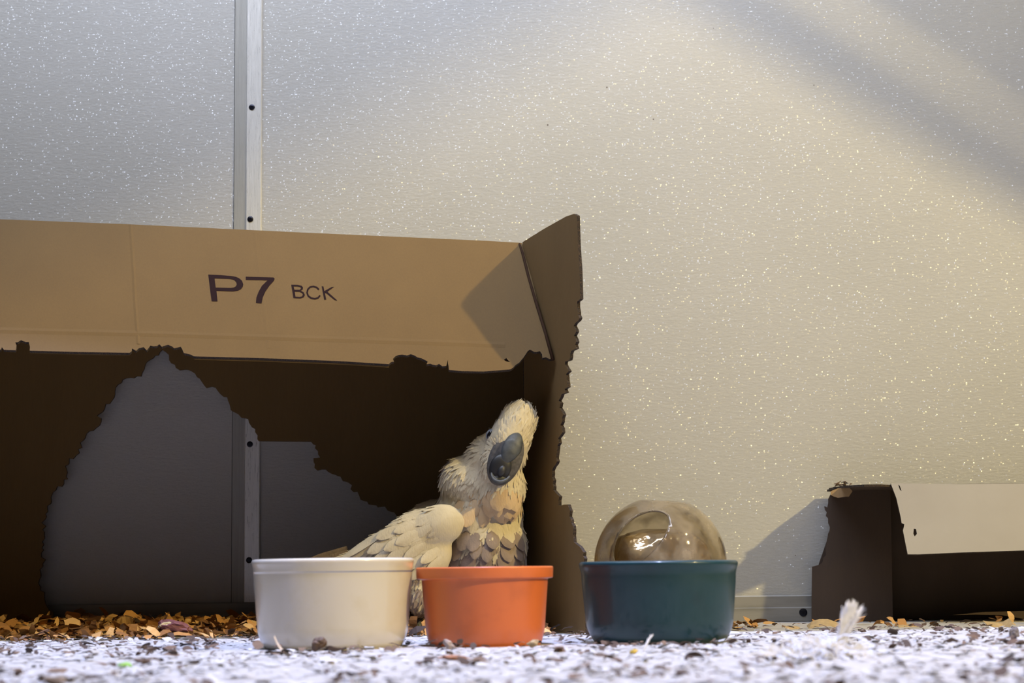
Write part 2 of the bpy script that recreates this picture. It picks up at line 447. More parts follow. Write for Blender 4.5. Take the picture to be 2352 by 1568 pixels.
# roof, inner right wall, far-left wall
HR = Ah - Vector((0, 0, .001)); HL = Vector((-.955, Bh.y - .02, Ah.z))
bm = bmesh.new()
up = Vector((0, 0, 1))
slab(bm, [HR, Vector((HL.x, Ah.y + (Bh.y-Ah.y)*1.25, HR.z)), Vector((HL.x, WY-.012, HR.z)), Vector((Ah.x+.03, WY-.012, HR.z))], T, up)
obj('top_panel', bm, [M_card, M_cardedge], bigbox)
bm = bmesh.new(); n_ = Vector((-1, .1, 0)).normalized()
slab(bm, [Vector((Ah.x+.0005, Ah.y, 0.001)), Vector((Ah.x+.0005, Ah.y, HR.z-T)), Vector((Ah.x+.027, WY-.012, HR.z-T)), Vector((Ah.x+.027, WY-.012, .001))], T, n_)
obj('right_panel', bm, [M_card, M_cardedge], bigbox)
bm = bmesh.new()
slab(bm, [Vector((-.95, 2.41, .001)), Vector((-.95, WY-.012, .001)), Vector((-.95, WY-.012, HR.z-T)), Vector((-.95, 2.41, HR.z-T))], T, Vector((1, 0, 0)))
obj('left_panel', bm, [M_card, M_cardedge], bigbox)
# back panel with the gnawed hole
BY = WY - .035
rj = random.Random(21)
back = jag([(1060, 1472), (1050, 1400, 6), (1000, 1260, 6), (940, 1205, 6), (890, 1172, 5), (835, 1150, 6), (812, 1130, 4), (800, 1108, 6), (762, 1088, 5), (748, 1078, 4), (722, 1074, 4), (720, 1052, 3), (735, 1050, 3), (725, 1022, 3), (714, 1014, 2),
            (594, 1013), (586, 985, 3), (570, 962, 4), (535, 945, 3), (522, 912, 4), (495, 890, 4), (468, 884, 4), (448, 858, 3), (432, 849, 3), (412, 850, 2), (393, 834, 3), (388, 815, 3), (373, 803, 2),
            (352, 822, 3), (336, 832, 3), (324, 864, 3), (290, 868, 5), (265, 890, 5), (262, 912, 5), (240, 938, 5), (222, 955, 5), (232, 968, 4), (205, 990, 5), (190, 1012, 6), (182, 1040, 6), (158, 1065, 6), (155, 1100, 7), (128, 1125, 6), (118, 1150, 6),
            (104, 1180, 6), (100, 1250, 6), (98, 1300, 7), (88, 1340, 6), (102, 1360, 5), (104, 1385, 3), (122, 1405, 4), (124, 1440, 2), (126, 1475)], rnd=rj)
backp = [at(x, y, BY) for x, y in back]
backp = [p for p in backp]
for p in backp: p.z = max(p.z, .001)
backp += [Vector((-.945, BY, .001)), Vector((-.945, BY, HR.z-T)), Vector((Ah.x+.02, BY, HR.z-T)), Vector((Ah.x+.02, BY, .001))]
bm = bmesh.new(); slab(bm, backp, T, Vector((0, -1, 0)))
obj('back_panel', bm, [M_card, M_cardedge], bigbox)

# ------------------------------------------------------------------ small box at the right
RY = 2.62
Lf = at(2045, 1113, RY); rz = Lf.z
sbx = thing('cardboard_box', 'small low cardboard box with white flap, gnawed on its left side, at the right', 'cardboard box', (.75, 2.66, 0))
Lb = Vector((at(1865, 1400, 2.745).x, 2.745, 0))
LR = at(2050, 1400, 2.725); LR.z = 0
pl_l = plane3(LR, Lb, LR + Vector((0, 0, .2)))
rj = random.Random(3)
lp = jag([(2045, 1114), (2010, 1121), (1985, 1123), (1955, 1119), (1935, 1124, 2), (1920, 1130, 3), (1910, 1131, 3), (1902, 1146, 3), (1900, 1165, 3), (1893, 1162, 2), (1902, 1190, 3), (1906, 1210, 3), (1899, 1240, 2), (1897, 1275, 2), (1885, 1295, 3), (1865, 1301, 1), (1864, 1380), (1864, 1424)], rnd=rj)
lp3 = [onplane(x, y, pl_l) for x, y in lp]
for p in lp3: p.z = max(p.z, .001)
lp3 += [Vector((Lb.x, Lb.y, .001)), Vector((LR.x, LR.y, .001))]
bm = bmesh.new(); slab(bm, lp3, .003, pl_l[1])
obj('left_panel', bm, [M_shadecard, M_cardedge], sbx)
bm = bmesh.new()
slab(bm, [Vector((Lf.x, RY, rz)), Vector((1.25, RY, rz)), Vector((1.25, 2.755, rz)), Vector((Lb.x+.03, 2.755, rz))] + [Vector((at(x_, 1115, y_).x, y_, rz)) for x_, y_ in ((1903, 2.742), (1904, 2.70), (1912, 2.68), (1914, 2.665), (1930, 2.65), (1938, 2.63), (1962, 2.612), (1985, 2.60), (2020, 2.60))], .003, up)
obj('top_panel', bm, [M_shadecard, M_cardedge], sbx)
bm = bmesh.new(); slab(bm, [Vector((Lb.x+.012, 2.752, .001)), Vector((1.24, 2.752, .001)), Vector((1.24, 2.752, rz-.003)), Vector((Lb.x+.055, 2.752, rz-.003)), Vector((Lb.x+.012, 2.752, .08))], .003, Vector((0, -1, 0)))
obj('back_panel', bm, [M_shadecard, M_cardedge], sbx)
bm = bmesh.new(); slab(bm, [Vector((1.245, RY, .001)), Vector((1.245, 2.75, .001)), Vector((1.245, 2.75, rz-.003)), Vector((1.245, RY, rz-.003))], .003, Vector((-1, 0, 0)))
obj('right_panel', bm, [M_shadecard, M_cardedge], sbx)
bm = bmesh.new()
fl = [(2190, 1412), (2260, 1405), (2352, 1403), (2900, 1398), (2900, 1420), (2352, 1421), (2300, 1412), (2240, 1411)]
bl = [at(x, y, 2.66) for x, y in fl]
slab(bm, bl, .0025, Vector((0, -1, 0)))
obj('bottom_flap', bm, [M_shadecard, M_cardedge], sbx)
pl_w = plane3(at(2045, 1113, RY), at(2352, 1113, RY), at(2085, 1275, RY-.05))
rj = random.Random(8)
wf = jag([(2045, 1112), (2058, 1146), (2068, 1190), (2070, 1203), (2076, 1206, 1.5), (2073, 1220, 1.5), (2079, 1250), (2084, 1275), (2110, 1275), (2200, 1271), (2352, 1266), (2700, 1260), (2950, 1256), (2950, 1106), (2700, 1109), (2352, 1112), (2200, 1114)], rnd=rj)
h1 = [(2098, 1216), (2103, 1217), (2105, 1228), (2100, 1234), (2097, 1228)]
h2 = [(2062, 1115), (2066, 1118), (2070, 1130), (2066, 1127)]
bm = bmesh.new(); slab(bm, [onplane(x, y, pl_w)+pl_w[1]*.0032 for x, y in wf], .0028, pl_w[1], holes=[[onplane(x, y, pl_w)+pl_w[1]*.0032 for x, y in h] for h in (h1, h2)])
obj('white_flap', bm, [M_whitecard, M_cardedge], sbx)['label'] = 'white-faced front flap with two small bite holes'
# torn paper and crumbs at the gnawed corner
rj = random.Random(14)
bm = bmesh.new()
tp = jag([(1908, 1128), (1925, 1121, 2), (1950, 1119, 2), (1958, 1128, 2), (1950, 1140, 3), (1925, 1143, 3), (1908, 1136, 2)], rnd=rj)
slab(bm, [at(x, y, 2.645) for x, y in tp], .001, Vector((0, -1, 0)))
obj('torn_paper', bm, M_torn, sbx)
bm = bmesh.new()
for i in range(16):
    c_ = at(1922 + rj.random()*34, 1106 + rj.random()*12 + abs(i-8)*.3, 2.66)
    d_ = Vector((rj.uniform(-1, 1), rj.uniform(-1, 1), rj.uniform(-.4, .8)))*.005
    tube(bm, [c_-d_, c_+Vector((0, 0, .001)), c_+d_], [.0006, .0011, .0003], 5)
obj('frayed_fibres', bm, M_dark, sbx)

# ------------------------------------------------------------------ bowls
def make_bowl(name, label, cx, yfront, spec, mat, z0=0.0):
    g = ground(cx, yfront); s = g.y/F; rb = spec['base']*s; Yc = g.y + rb; s = Yc/F
    c = at(cx, 1400, Yc); c.z = z0
    top = at(cx, spec['rimtop'], g.y).z - z0
    R = spec['rim']*s; Rn = spec['neck']*s; Rb = spec['low']*s; rb = spec['base']*s
    rh = spec['rimh']*s; th = spec['thick']; cr = spec['corner']
    pts = [(0, .006), (rb*.86, .006), (Rb-th-.012, .0075), (Rb-th, .022), (Rn-th, top-rh), (R-spec['lip'], top), (R, top), (R-spec['under'], top-rh)]
    rad = [0, 0, .004, .008, .006, cr*.6, cr, .0015 if spec['sharp'] else .004]
    if spec['sharp']: pts += [(Rn, top-rh-.0008)]; rad += [.001]
    else: pts += [(Rn, top-rh*1.9)]; rad += [.006]
    pts += [(Rb, .016), (rb, .002), (rb*.97, 0), (rb*.9, .0015), (0, .002)]; rad += [spec['belly'], .004, .0008, 0, 0]
    bm = bmesh.new(); lathe(bm, rounded(pts, rad, 6), (0, 0, 0))
    o = obj(name, bm, mat, smooth=True); o.location = c
    return tag(o, label, 'bowl')
make_bowl('food_bowl', 'cream white glazed crock bowl on the floor, leftmost and largest of the three bowls', 765, 1493,
          dict(base=157, rim=187, rimtop=1281, neck=180, low=170, rimh=22, lip=.011, under=.003, thick=.008, corner=.006, sharp=False, belly=.007), M_bwhite)
make_bowl('food_bowl', 'bright orange bowl with a squared rim, standing in the middle of the three bowls', 1114, 1486,
          dict(base=128, rim=156.5, rimtop=1301, neck=144, low=135, rimh=26, lip=.013, under=.0005, thick=.006, corner=.002, sharp=True, belly=.005), M_borange)
make_bowl('food_bowl', 'dark teal glazed crock bowl in front of the clear plastic globe', 1514, 1480,
          dict(base=150, rim=184, rimtop=1287, neck=175, low=166, rimh=24, lip=.011, under=.004, thick=.008, corner=.0065, sharp=False, belly=.009), M_bteal)

# ------------------------------------------------------------------ clear plastic globe behind the teal bowl
GY = 2.42
gc = at(1517, 1297, GY); gr = 151/F*GY; gc.z = gr + .001
globe = thing('plastic_globe', 'clear tinted plastic globe toy with an oval opening, behind the teal bowl', 'toy ball', (gc.x, gc.y, 0))
w = MT('clear_scratched_plastic'); w.set(Base_Color=(.80, .71, .55), Roughness=.06, Transmission_Weight=1.0, IOR=1.45)
dirt = w.noise(26, 6)
mixs = w.n('ShaderNodeMixShader'); dif = w.n('ShaderNodeBsdfDiffuse'); dif.inputs[0].default_value = (.42, .36, .28, 1)
w.l(w.ramp(dirt, [(.42, g3(.10)), (.66, g3(.55))]), mixs.inputs[0]); w.l(w.b.outputs[0], mixs.inputs[1]); w.l(dif.outputs[0], mixs.inputs[2])
w.l(mixs.outputs[0], w.nt.nodes['Material Output'].inputs[0]); w.bump(w.noise(45, 4), .12, .002)
M_globe = w.m
w = MT('amber_inner_plastic'); w.set(Base_Color=(.50, .37, .21), Roughness=.14, Metallic=.25, Transmission_Weight=.35, IOR=1.45)
w.bump(w.noise(34, 3), .55, .006); M_amber = w.m
odir = (at(1468, 1232, GY-.07) - gc).normalized()     # direction of the oval opening
u_ = odir.cross(up).normalized(); v_ = u_.cross(odir)
bm = bmesh.new(); bmesh.ops.create_uvsphere(bm, u_segments=128, v_segments=96, radius=gr)
ct = math.cos(math.radians(38)); ang = math.radians(38)
a1 = u_*math.cos(ang) + v_*math.sin(ang); a2 = odir.cross(a1)
tilt = Vector((.07, -.02, 1)).normalized()
fdel = []
for f in bm.faces:
    c_ = f.calc_center_median().normalized()
    if c_.dot(odir) > 0 and (c_.dot(a1)/.32)**2 + (c_.dot(a2)/.52)**2 < 1: fdel.append(f)
bmesh.ops.delete(bm, geom=fdel, context='FACES')
for v in bm.verts:                                   # clean oval edge
    if v.is_boundary:
        d_ = v.co.normalized(); x_, y_ = d_.dot(a1), d_.dot(a2); k_ = 1/math.sqrt((x_/.325)**2 + (y_/.525)**2)
        q = a1*x_*k_ + a2*y_*k_; v.co = (q + odir*math.sqrt(1-q.length_squared))*gr
for v in bm.verts:                                   # flattened cap
    h = v.co.dot(tilt)
    if h > gr*.935: v.co -= tilt*(h - gr*.935)
sh = obj('shell', bm, M_globe, globe, smooth=True); sh.location = (0, 0, 0)
sh.data.transform(Matrix.Translation(gc))
md = sh.modifiers.new('s', 'SOLIDIFY'); md.thickness = .0022; md.offset = -1
bm = bmesh.new()
pts = []
for i in range(49):
    a = 2*PI*i/48; q = a1*.325*math.cos(a) + a2*.525*math.sin(a); k = math.sqrt(max(0, 1-q.length_squared))
    pts.append(gc + (q + odir*k)*gr)
tube(bm, pts, [.0005]*49, 6); obj('opening_rim', bm, M_globe, globe, smooth=True)
# crumpled amber liner in the lower half
bm = bmesh.new(); bmesh.ops.create_uvsphere(bm, u_segments=64, v_segments=48, radius=gr*.80)
for v in bm.verts:
    d_ = v.co.normalized(); v.co *= 1 + .10*mnoise.noise(d_*2.6) + .03*mnoise.noise(d_*7)
    if v.co.z > gr*.48: v.co.z = gr*.48 + (v.co.z-gr*.48)*.35
    v.co.x *= .95
    v.co.z -= gr*.08
o = obj('inner_liner', bm, M_amber, globe, smooth=True); o.data.transform(Matrix.Translation(gc))

# ------------------------------------------------------------------ cockatoo
bird = thing('cockatoo', 'cream cockatoo leaning at the gnawed box opening, head raised and beak open', 'bird', (at(1060, 1400, 2.47).x, 2.47, 0))
YB = -.042
def ell(bm, cx, cy, Y, a, b, dep, ang=0):
    """ellipsoid: centre pixel, depth, half sizes in px across / along the picture, half depth in px, angle (deg, clockwise)"""
    if Y > 2.42: Y += YB
    c = at(cx, cy, Y); s = Y/F
    m = Matrix.Translation(c) @ Matrix.Rotation(math.radians(ang), 4, 'Y') @ Matrix.Diagonal((a*s, dep*s, b*s, 1))
    bmesh.ops.create_icosphere(bm, subdivisions=4, radius=1.0, matrix=m)
def remeshed(bm, vox, smooth_it, fac=.5):
    me = bpy.data.meshes.new('tmp'); bm.to_mesh(me); bm.free()
    o = bpy.data.objects.new('tmp', me); COL.objects.link(o)
    r = o.modifiers.new('r', 'REMESH'); r.mode = 'VOXEL'; r.voxel_size = vox
    s = o.modifiers.new('s', 'SMOOTH'); s.iterations = smooth_it; s.factor = fac
    dg = bpy.context.evaluated_depsgraph_get(); dg.update()
    m2 = bpy.data.meshes.new_from_object(o.evaluated_get(dg))
    bpy.data.objects.remove(o, do_unlink=True); bpy.data.meshes.remove(me)
    out = bmesh.new(); out.from_mesh(m2); bpy.data.meshes.remove(m2)
    return out
# plumage material: cream, peach under the chin; mauve grey is shade painted into the feather colour
def plumage(name, c0, c1):
    w = MT(name); w.set(Roughness=.75, Sheen_Weight=.25)
    w.l(w.ramp(w.noise(38, 4), [(.35, c0), (.65, c1)]), w.b.inputs['Base Color'])
    w.bump(w.noise(1, 4, w.mapped((420, 420, 160))), .5, .0012)
    return w.m
M_cream = plumage('cream_plumage', (.50, .42, .27), (.57, .49, .335))
M_peach = plumage('peach_plumage', (.53, .36, .185), (.57, .42, .24))
M_shadeplume = plumage('shade_toned_plumage', (.20, .15, .115), (.28, .21, .165))  # cream darkened to mauve grey as painted shade: nape, lower breast, tail

bm = bmesh.new()
ell(bm, 1163, 1030, 2.435, 50, 108, 62, 22)     # face
ell(bm, 1190, 970, 2.44, 44, 50, 52, 20)       # crown
ell(bm, 1125, 1050, 2.46, 52, 80, 62, 42)      # left cheek and nape
ell(bm, 1085, 1115, 2.47, 78, 70, 75, 30)
ell(bm, 1150, 1120, 2.45, 58, 70, 68, 8)       # throat
ell(bm, 1100, 1175, 2.48, 100, 78, 88, 0)      # neck
ell(bm, 1115, 1260, 2.48, 96, 115, 95, 0)      # breast
ell(bm, 1000, 1240, 2.52, 120, 88, 95, -28)    # back
ell(bm, 900, 1275, 2.54, 130, 62, 80, -27)     # rump
ell(bm, 1040, 1350, 2.49, 125, 75, 95, 0)      # belly
ell(bm, 965, 1355, 2.44, 38, 62, 42, -8)        # thigh
ell(bm, 800, 1300, 2.55, 110, 26, 50, -24)      # tail root
body_bm = remeshed(bm, .0042, 7)
for v in body_bm.verts:
    v.co += v.normal * (.0016*mnoise.noise(v.co*60) + .0008*mnoise.noise(v.co*170))
bvh = BVHTree.FromBMesh(body_bm)
body = obj('body', body_bm, M_cream, bird, smooth=True)

def on_body(px, py, tree=None):
    r = ray(px, py).normalized(); h = (tree or bvh).ray_cast(CAM, r)
    return (h[0], h[1]) if h[0] is not None else (None, None)
def feather(bm, p, n, direction, L, Wd, lift, curl=.35, mi=0, seg=6, thick=.0):
    """rounded plate: root at p, growing along direction, tip lifted off the body"""
    d = (direction - n*direction.dot(n)).normalized(); s_ = n.cross(d)
    rows = []
    for i in range(seg+1):
        t = i/seg
        wv = Wd*math.sin(PI*min(1, .18 + t*.82)**1.25)**.6 if t < 1 else 0.02*Wd
        wv = Wd*(math.sqrt(max(0, 1-((t-.45)/.56)**2)) if t > .45 else (.55+.45*t/.45))
        row = []
        for k in (-1, -.5, 0, .5, 1):
            q = p + d*(L*t) + s_*(wv*k) + n*(lift*t*(1-.3*t) + .0006 - curl*Wd*k*k*.6)
            row.append(bm.verts.new(q))
        rows.append(row)
    for a, b in zip(rows[:-1], rows[1:]):
        for k in range(4):
            f = bm.faces.new([a[k], a[k+1], b[k+1], b[k]]); f.material_index = mi
def dirpx(dx, dy): return (CR @ Vector((dx, -dy, 0)))

# wing: shoulder lobe + folded feathers
bm = bmesh.new()
ell(bm, 1010, 1205, 2.425, 58, 48, 32, -15)
ell(bm, 950, 1240, 2.43, 95, 62, 34, -33)
ell(bm, 880, 1275, 2.45, 90, 52, 34, -30)
ell(bm, 800, 1300, 2.48, 85, 30, 26, -26)
ell(bm, 985, 1275, 2.43, 52, 62, 30, 30)
wing_bm = remeshed(bm, .0036, 8)
bvh_w = BVHTree.FromBMesh(wing_bm)
wing = obj('wing', wing_bm, M_cream, bird, smooth=True)
rf = random.Random(4)
bm = bmesh.new()     # long flight feathers towards the tail
for k in range(9):
    x = 905 - k*10; y = 1205 + k*13
    p, n = on_body(x, y, bvh_w)
    if p is None: continue
    feather(bm, p, n, dirpx(-1, .50), .085, .0075, .0020, .3, seg=8)
obj('flight_feathers', bm, M_cream, wing, smooth=True)
bm = bmesh.new()
for row in range(8):
    for k in range(6):
        x = 985 - row*30 + k*9 + rf.uniform(-7, 7); y = 1188 + row*9 + k*24 + rf.uniform(-5, 5)
        p, n = on_body(x, y, bvh_w)
        if p is None or n.y > -.15: continue
        feather(bm, p, n, dirpx(-1, .42+.10*k), .030+.003*row, .0075+rf.uniform(-.001, .001), .0011, .2)
obj('covert_feathers', bm, M_cream, wing, smooth=True)
# tail feathers behind the white bowl
bm = bmesh.new()
for k in range(7):
    p = at(800, 1262+k*8, 2.55+YB-.006*k); feather(bm, p, Vector((0, -1, -.25)).normalized(), dirpx(-1, .42+.03*k), .085, .010, .001, .2, seg=8)
obj('tail', bm, M_shadeplume, bird, smooth=True)  # shade on the tail is painted into its colour
# breast feathers: overlapping scallops, peach under the chin
bm = bmesh.new()
rows = [(1146, [1120, 1140, 1160, 1180], 1), (1166, [1065, 1092, 1118, 1142, 1166, 1188], 1), (1184, [1078, 1105, 1132, 1160, 1186], 1),
        (1202, [1085, 1112, 1140, 1168, 1192], 0), (1222, [1080, 1108, 1136, 1164, 1190], 0), (1242, [1070, 1098, 1128, 1158, 1188], 2), (1262, [1060, 1092, 1124, 1156, 1186], 2), (1284, [1045, 1080, 1112, 1146, 1180], 2), (1305, [1040, 1075, 1110, 1145, 1180], 2)]
for y, xs, mi in reversed(rows):
    for x in xs:
        p, n = on_body(x + rf.uniform(-6, 6), y - 20 + rf.uniform(-5, 5))
        if p is None or n.y > -.2: continue
        feather(bm, p, n, dirpx((x-1120)/220, 1), .026, .0098+rf.uniform(-.002, .002), .0026 + rf.uniform(0, .0012), .22, mi=mi)
obj('breast_feathers', bm, [M_cream, M_peach, M_shadeplume], bird, smooth=True)  # lowest rows carry the painted shade tone
# fine plumage: thousands of small soft feathers lying along the body
BK = at(1161, 1053, 2.40)
def fine(tree_bm_obj, count, dfun, keep, L0, W0, lift, mats, name, par):
    me = tree_bm_obj.data; me.calc_loop_triangles()
    tris = [(me.vertices[t.vertices[0]].co, me.vertices[t.vertices[1]].co, me.vertices[t.vertices[2]].co) for t in me.loop_triangles]
    acc = []; tot = 0
    for a, b, c in tris: tot += (b-a).cross(c-a).length; acc.append(tot)
    import bisect
    bm = bmesh.new()
    for i in range(count):
        a, b, c = tris[min(len(tris)-1, bisect.bisect(acc, rf.random()*tot))]
        u, v = rf.random(), rf.random()
        if u+v > 1: u, v = 1-u, 1-v
        p = a + (b-a)*u + (c-a)*v; n = (b-a).cross(c-a).normalized()
        if n.y > .35 or not keep(p): continue
        d = dfun(p, n); d = (d - n*d.dot(n)).normalized(); s_ = n.cross(d)
        L = L0*rf.uniform(.7, 1.3); Wd = W0*rf.uniform(.7, 1.3); up_ = lift*rf.uniform(.4, 1.5)
        d = (d + s_*rf.gauss(0, .14)).normalized()
        rws = []
        for t, ww in ((0, .5), (.4, 1), (.8, .75), (1.0, .2)):
            rws.append([bm.verts.new(p + d*L*t + s_*Wd*ww*k + n*(.0003 + up_*t - Wd*.25*k*k)) for k in (-1, 0, 1)])
        mi = mats(p)
        for r0, r1 in zip(rws[:-1], rws[1:]):
            for k in (0, 1): bm.faces.new([r0[k], r0[k+1], r1[k+1], r1[k]]).material_index = mi
    o = obj(name, bm, [M_cream, M_peach, M_shadeplume], par, smooth=True); o['kind'] = 'stuff'
    return o
def px_of(p):
    q = CR.inverted() @ (p - CAM); return (W/2 + F*q.x/-q.z, H/2 - F*q.y/-q.z)
def dbody(p, n):
    r = p - BK; r.y *= .3
    k = max(0, min(1, (p.z-.20)/.05))
    return r.normalized()*k + dirpx(-.45, 1).normalized()*(1-k)
def keep_face(p):
    x, y = px_of(p)
    if ((x-1161 - (1053-y)*.38)/27)**2 + ((y-1053)/60)**2 < 1: return False
    return (x-1125)**2 + ((y-998)*.8)**2 > 17**2
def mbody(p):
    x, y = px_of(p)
    if y < 1150 and (y-930)*.9 < (1160-x)*1.0 - 6: return 2  # nape shade painted as mauve grey feathers
    if y > 1235: return 2 if rf.random() < .7 else 0  # shade low on the body painted the same way
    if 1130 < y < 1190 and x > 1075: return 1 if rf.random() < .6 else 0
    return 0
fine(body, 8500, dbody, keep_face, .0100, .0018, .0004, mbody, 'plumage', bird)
fine(wing, 3000, lambda p, n: dirpx(-1, .5), lambda p: px_of(p)[0] < 985 + rf.uniform(-25, 25), .013, .0022, .0002, lambda p: 0, 'plumage', wing)

# face: beak
w = MT('grey_beak'); w.set(Roughness=.38, Coat_Weight=.2); w.l(w.ramp(w.noise(120, 4), [(.3, (.03, .034, .037)), (.7, (.07, .075, .079))]), w.b.inputs['Base Color']); M_beak = w.m; w.set(Roughness=.55, Coat_Weight=.05)
w = MT('dark_mouth'); w.set(Base_Color=(.012, .012, .014), Roughness=.45); M_mouth = w.m
w = MT('grey_skin'); w.set(Roughness=.7); w.l(w.ramp(w.noise(200, 4), [(.3, (.045, .042, .04)), (.7, (.11, .10, .095))]), w.b.inputs['Base Color']); M_skin = w.m
hp, hn = on_body(1160, 1052); FY = hp.y
bm = bmesh.new(); ell(bm, 1161, 1053, FY+.008, 39, 66, 20, 22)
beak = obj('beak', remeshed(bm, .0022, 4), M_skin, bird, smooth=True)
bm = bmesh.new()    # upper mandible: broad base high on the face, hooking towards the viewer and down
pts = [(1186, 1006, FY+.004, 14), (1182, 1015, FY+.000, 20), (1176, 1028, FY-.004, 23), (1169, 1041, FY-.0075, 19), (1163, 1052, FY-.009, 13), (1159, 1061, FY-.009, 9), (1157, 1067, FY-.007, 4), (1154, 1076, FY-.004, 2)]
for (x0, y0, Y0, r0), (x1, y1, Y1, r1) in zip(pts[:-1], pts[1:]):
    for t in (0, .33, .66):
        r_ = r0+(r1-r0)*t; ell(bm, x0+(x1-x0)*t, y0+(y1-y0)*t, Y0+(Y1-Y0)*t, r_, r_, r_*.5, 0)
obj('upper_mandible', remeshed(bm, .0014, 6), M_beak, beak, smooth=True)
bm = bmesh.new()    # lower mandible: open scoop
cs = []
for i in range(13):
    a = math.radians(25 + 150*i/12)
    x = 1148 + 24*math.cos(a)*.95 - 10*math.sin(a)*.4 + 4; y = 1082 + 25*math.sin(a)
    cs.append(at(x, y, FY - .010 - .006*math.sin(max(0, a))))
tube(bm, cs, [.0014 + .0016*math.sin(PI*i/12) for i in range(13)], 10)
ell(bm, 1146, 1098, FY-.003, 21, 16, 16, 20)
obj('lower_mandible', remeshed(bm, .0011, 4), M_beak, beak, smooth=True)
bm = bmesh.new(); ell(bm, 1149, 1074, FY-.0065, 25, 33, 11, 20)
obj('mouth', bm, M_mouth, beak, smooth=True)
bm = bmesh.new(); ell(bm, 1152, 1082, FY-.0115, 9, 14, 8, 20)
w = MT('black_tongue'); w.set(Base_Color=(.02, .02, .022), Roughness=.5); obj('tongue', bm, w.m, beak, smooth=True)
# eye with its bare ring
ep, en = on_body(1125, 998)
if ep is None: ep, en = at(1125, 998, 2.43), Vector((-.4, -.9, 0))
w = MT('bare_eye_ring'); w.set(Base_Color=(.16, .18, .22), Roughness=.7); M_ring = w.m
w = MT('black_eye'); w.set(Base_Color=(.006, .006, .008), Roughness=.06, Coat_Weight=1.0); M_eye = w.m
bm = bmesh.new(); ell(bm, 1126, 998, ep.y+.0012, 10, 13, 5, 18); er = obj('eye_ring', bm, M_ring, bird, smooth=True)
bm = bmesh.new(); ell(bm, 1125, 998.5, ep.y-.0005, 6, 9.5, 5, 20); obj('eye', bm, M_eye, er, smooth=True)
# feet
w = MT('scaly_grey_foot'); w.set(Roughness=.5); w.l(w.ramp(w.noise(300, 3), [(.4, (.05, .052, .055)), (.62, (.22, .225, .235))]), w.b.inputs['Base Color']); w.bump(w.noise(420, 2), .8, .002); M_foot = w.m
def foot(px, py, Y, par):
    c_ = at(px, py, Y); c_.z = .018
    bm = bmesh.new()
    tube(bm, [c_+Vector((.004, .012, .03)), c_+Vector((0, .004, .008)), c_], [.0065, .006, .0055], 10)
    toes = [(-.030, -.026, .0), (-.004, -.038, 0), (.026, .026, 0), (-.022, .026, 0)]
    for dx, dy, dz in toes:
        e = Vector((dx, dy, 0)); q = [c_ + Vector((0, 0, -.003)), c_ + e*.45 + Vector((0, 0, .001)), c_ + e*.8 + Vector((0, 0, -.006)), c_ + e + Vector((0, 0, -.010)), c_ + e*1.25 + Vector((0, 0, -.0165))]
        tube(bm, q, [.0055, .0052, .0045, .0030, .0008], 8)
    return obj('foot', remeshed(bm, .0013, 3), M_foot, par, smooth=True)
foot(968, 1420, 2.43, bird); foot(1090, 1420, 2.435, bird)

# ------------------------------------------------------------------ litter on the floor
def flake(bm, c, L, Wd, yaw, tilt, roll, curl, n=4, rag=.3, rnd=random):
    m = Matrix.Rotation(yaw, 3, 'Z') @ Matrix.Rotation(tilt, 3, 'Y') @ Matrix.Rotation(roll, 3, 'X')
    a, b = [], []
    for i in range(n+1):
        t = i/n - .5; wv = Wd*(.55 + .45*math.cos(t*2.6))*(1+rnd.uniform(-rag, rag))
        z = curl*L*(t*t*4 - 1)*-.25
        a.append(bm.verts.new(c + m @ Vector((t*L, -wv/2, z + rnd.uniform(-.06, .06)*Wd)))); b.append(bm.verts.new(c + m @ Vector((t*L, wv/2, z + rnd.uniform(-.06, .06)*Wd))))
    for i in range(n): bm.faces.new([a[i], a[i+1], b[i+1], b[i]])
rl = random.Random(77)
BOWLS = [(o.location.x, o.location.y, .088) for o in COL.objects if o.name.startswith('food_bowl')]
def free(x, y, pad=0):
    for bx, by, r in BOWLS:
        if (x-bx)**2 + (y-by)**2 < (r+pad-.008)**2: return False
    if (x-gc.x)**2 + (y-gc.y)**2 < .055**2: return False
    return True
def scatter(bm, n, xr, yr, dens, size, hmax, curl, zfun=lambda x, y: 0, steep=.13, nseg=4):
    k = 0; tries = 0
    while k < n and tries < n*12:
        tries += 1
        # even in the picture: sample 1/y uniformly
        iy = rl.uniform(1/yr[1], 1/yr[0])
        y = 1/iy if rl.random() < .6 else rl.uniform(*yr)
        hw = .36*y + .10
        x = rl.uniform(max(xr[0], -hw), min(xr[1], hw))
        if rl.random() > dens(x, y) or not free(x, y): continue
        L = rl.uniform(*size)*rl.uniform(.6, 1.3); Wd = L*rl.uniform(.3, .75)
        tl = rl.gauss(0, steep); rr = rl.gauss(0, steep)
        z = zfun(x, y)*rl.random() + abs(math.sin(tl))*L/2 + abs(math.sin(rr))*Wd/2 + .0006 + rl.random()**2*hmax
        flake(bm, Vector((x, y, z)), L, Wd, rl.uniform(0, 2*PI), tl, rr, rl.uniform(.1, 1)*curl, nseg, rnd=rl)
        k += 1
def patch(x, y, s=7, o_=0): return mnoise.noise(Vector((x*s, y*s*1.0, 4.2+o_)))*.9 + .5
def d_pale(x, y):
    v = .25 + .75*max(0, min(1, patch(x, y)))
    if y > 2.36: v *= .12 if x > .12 else .2
    return v
bm = bmesh.new(); scatter(bm, 6000, (-1, 1), (1.12, 2.5), d_pale, (.004, .014), .0007, .35, zfun=lambda x, y: .004*max(0, patch(x, y)-.45))
tag(obj('wood_shavings', bm, M_pale), 'pale wood shavings scattered over the floor around the bowls', 'wood shavings', kind='stuff')
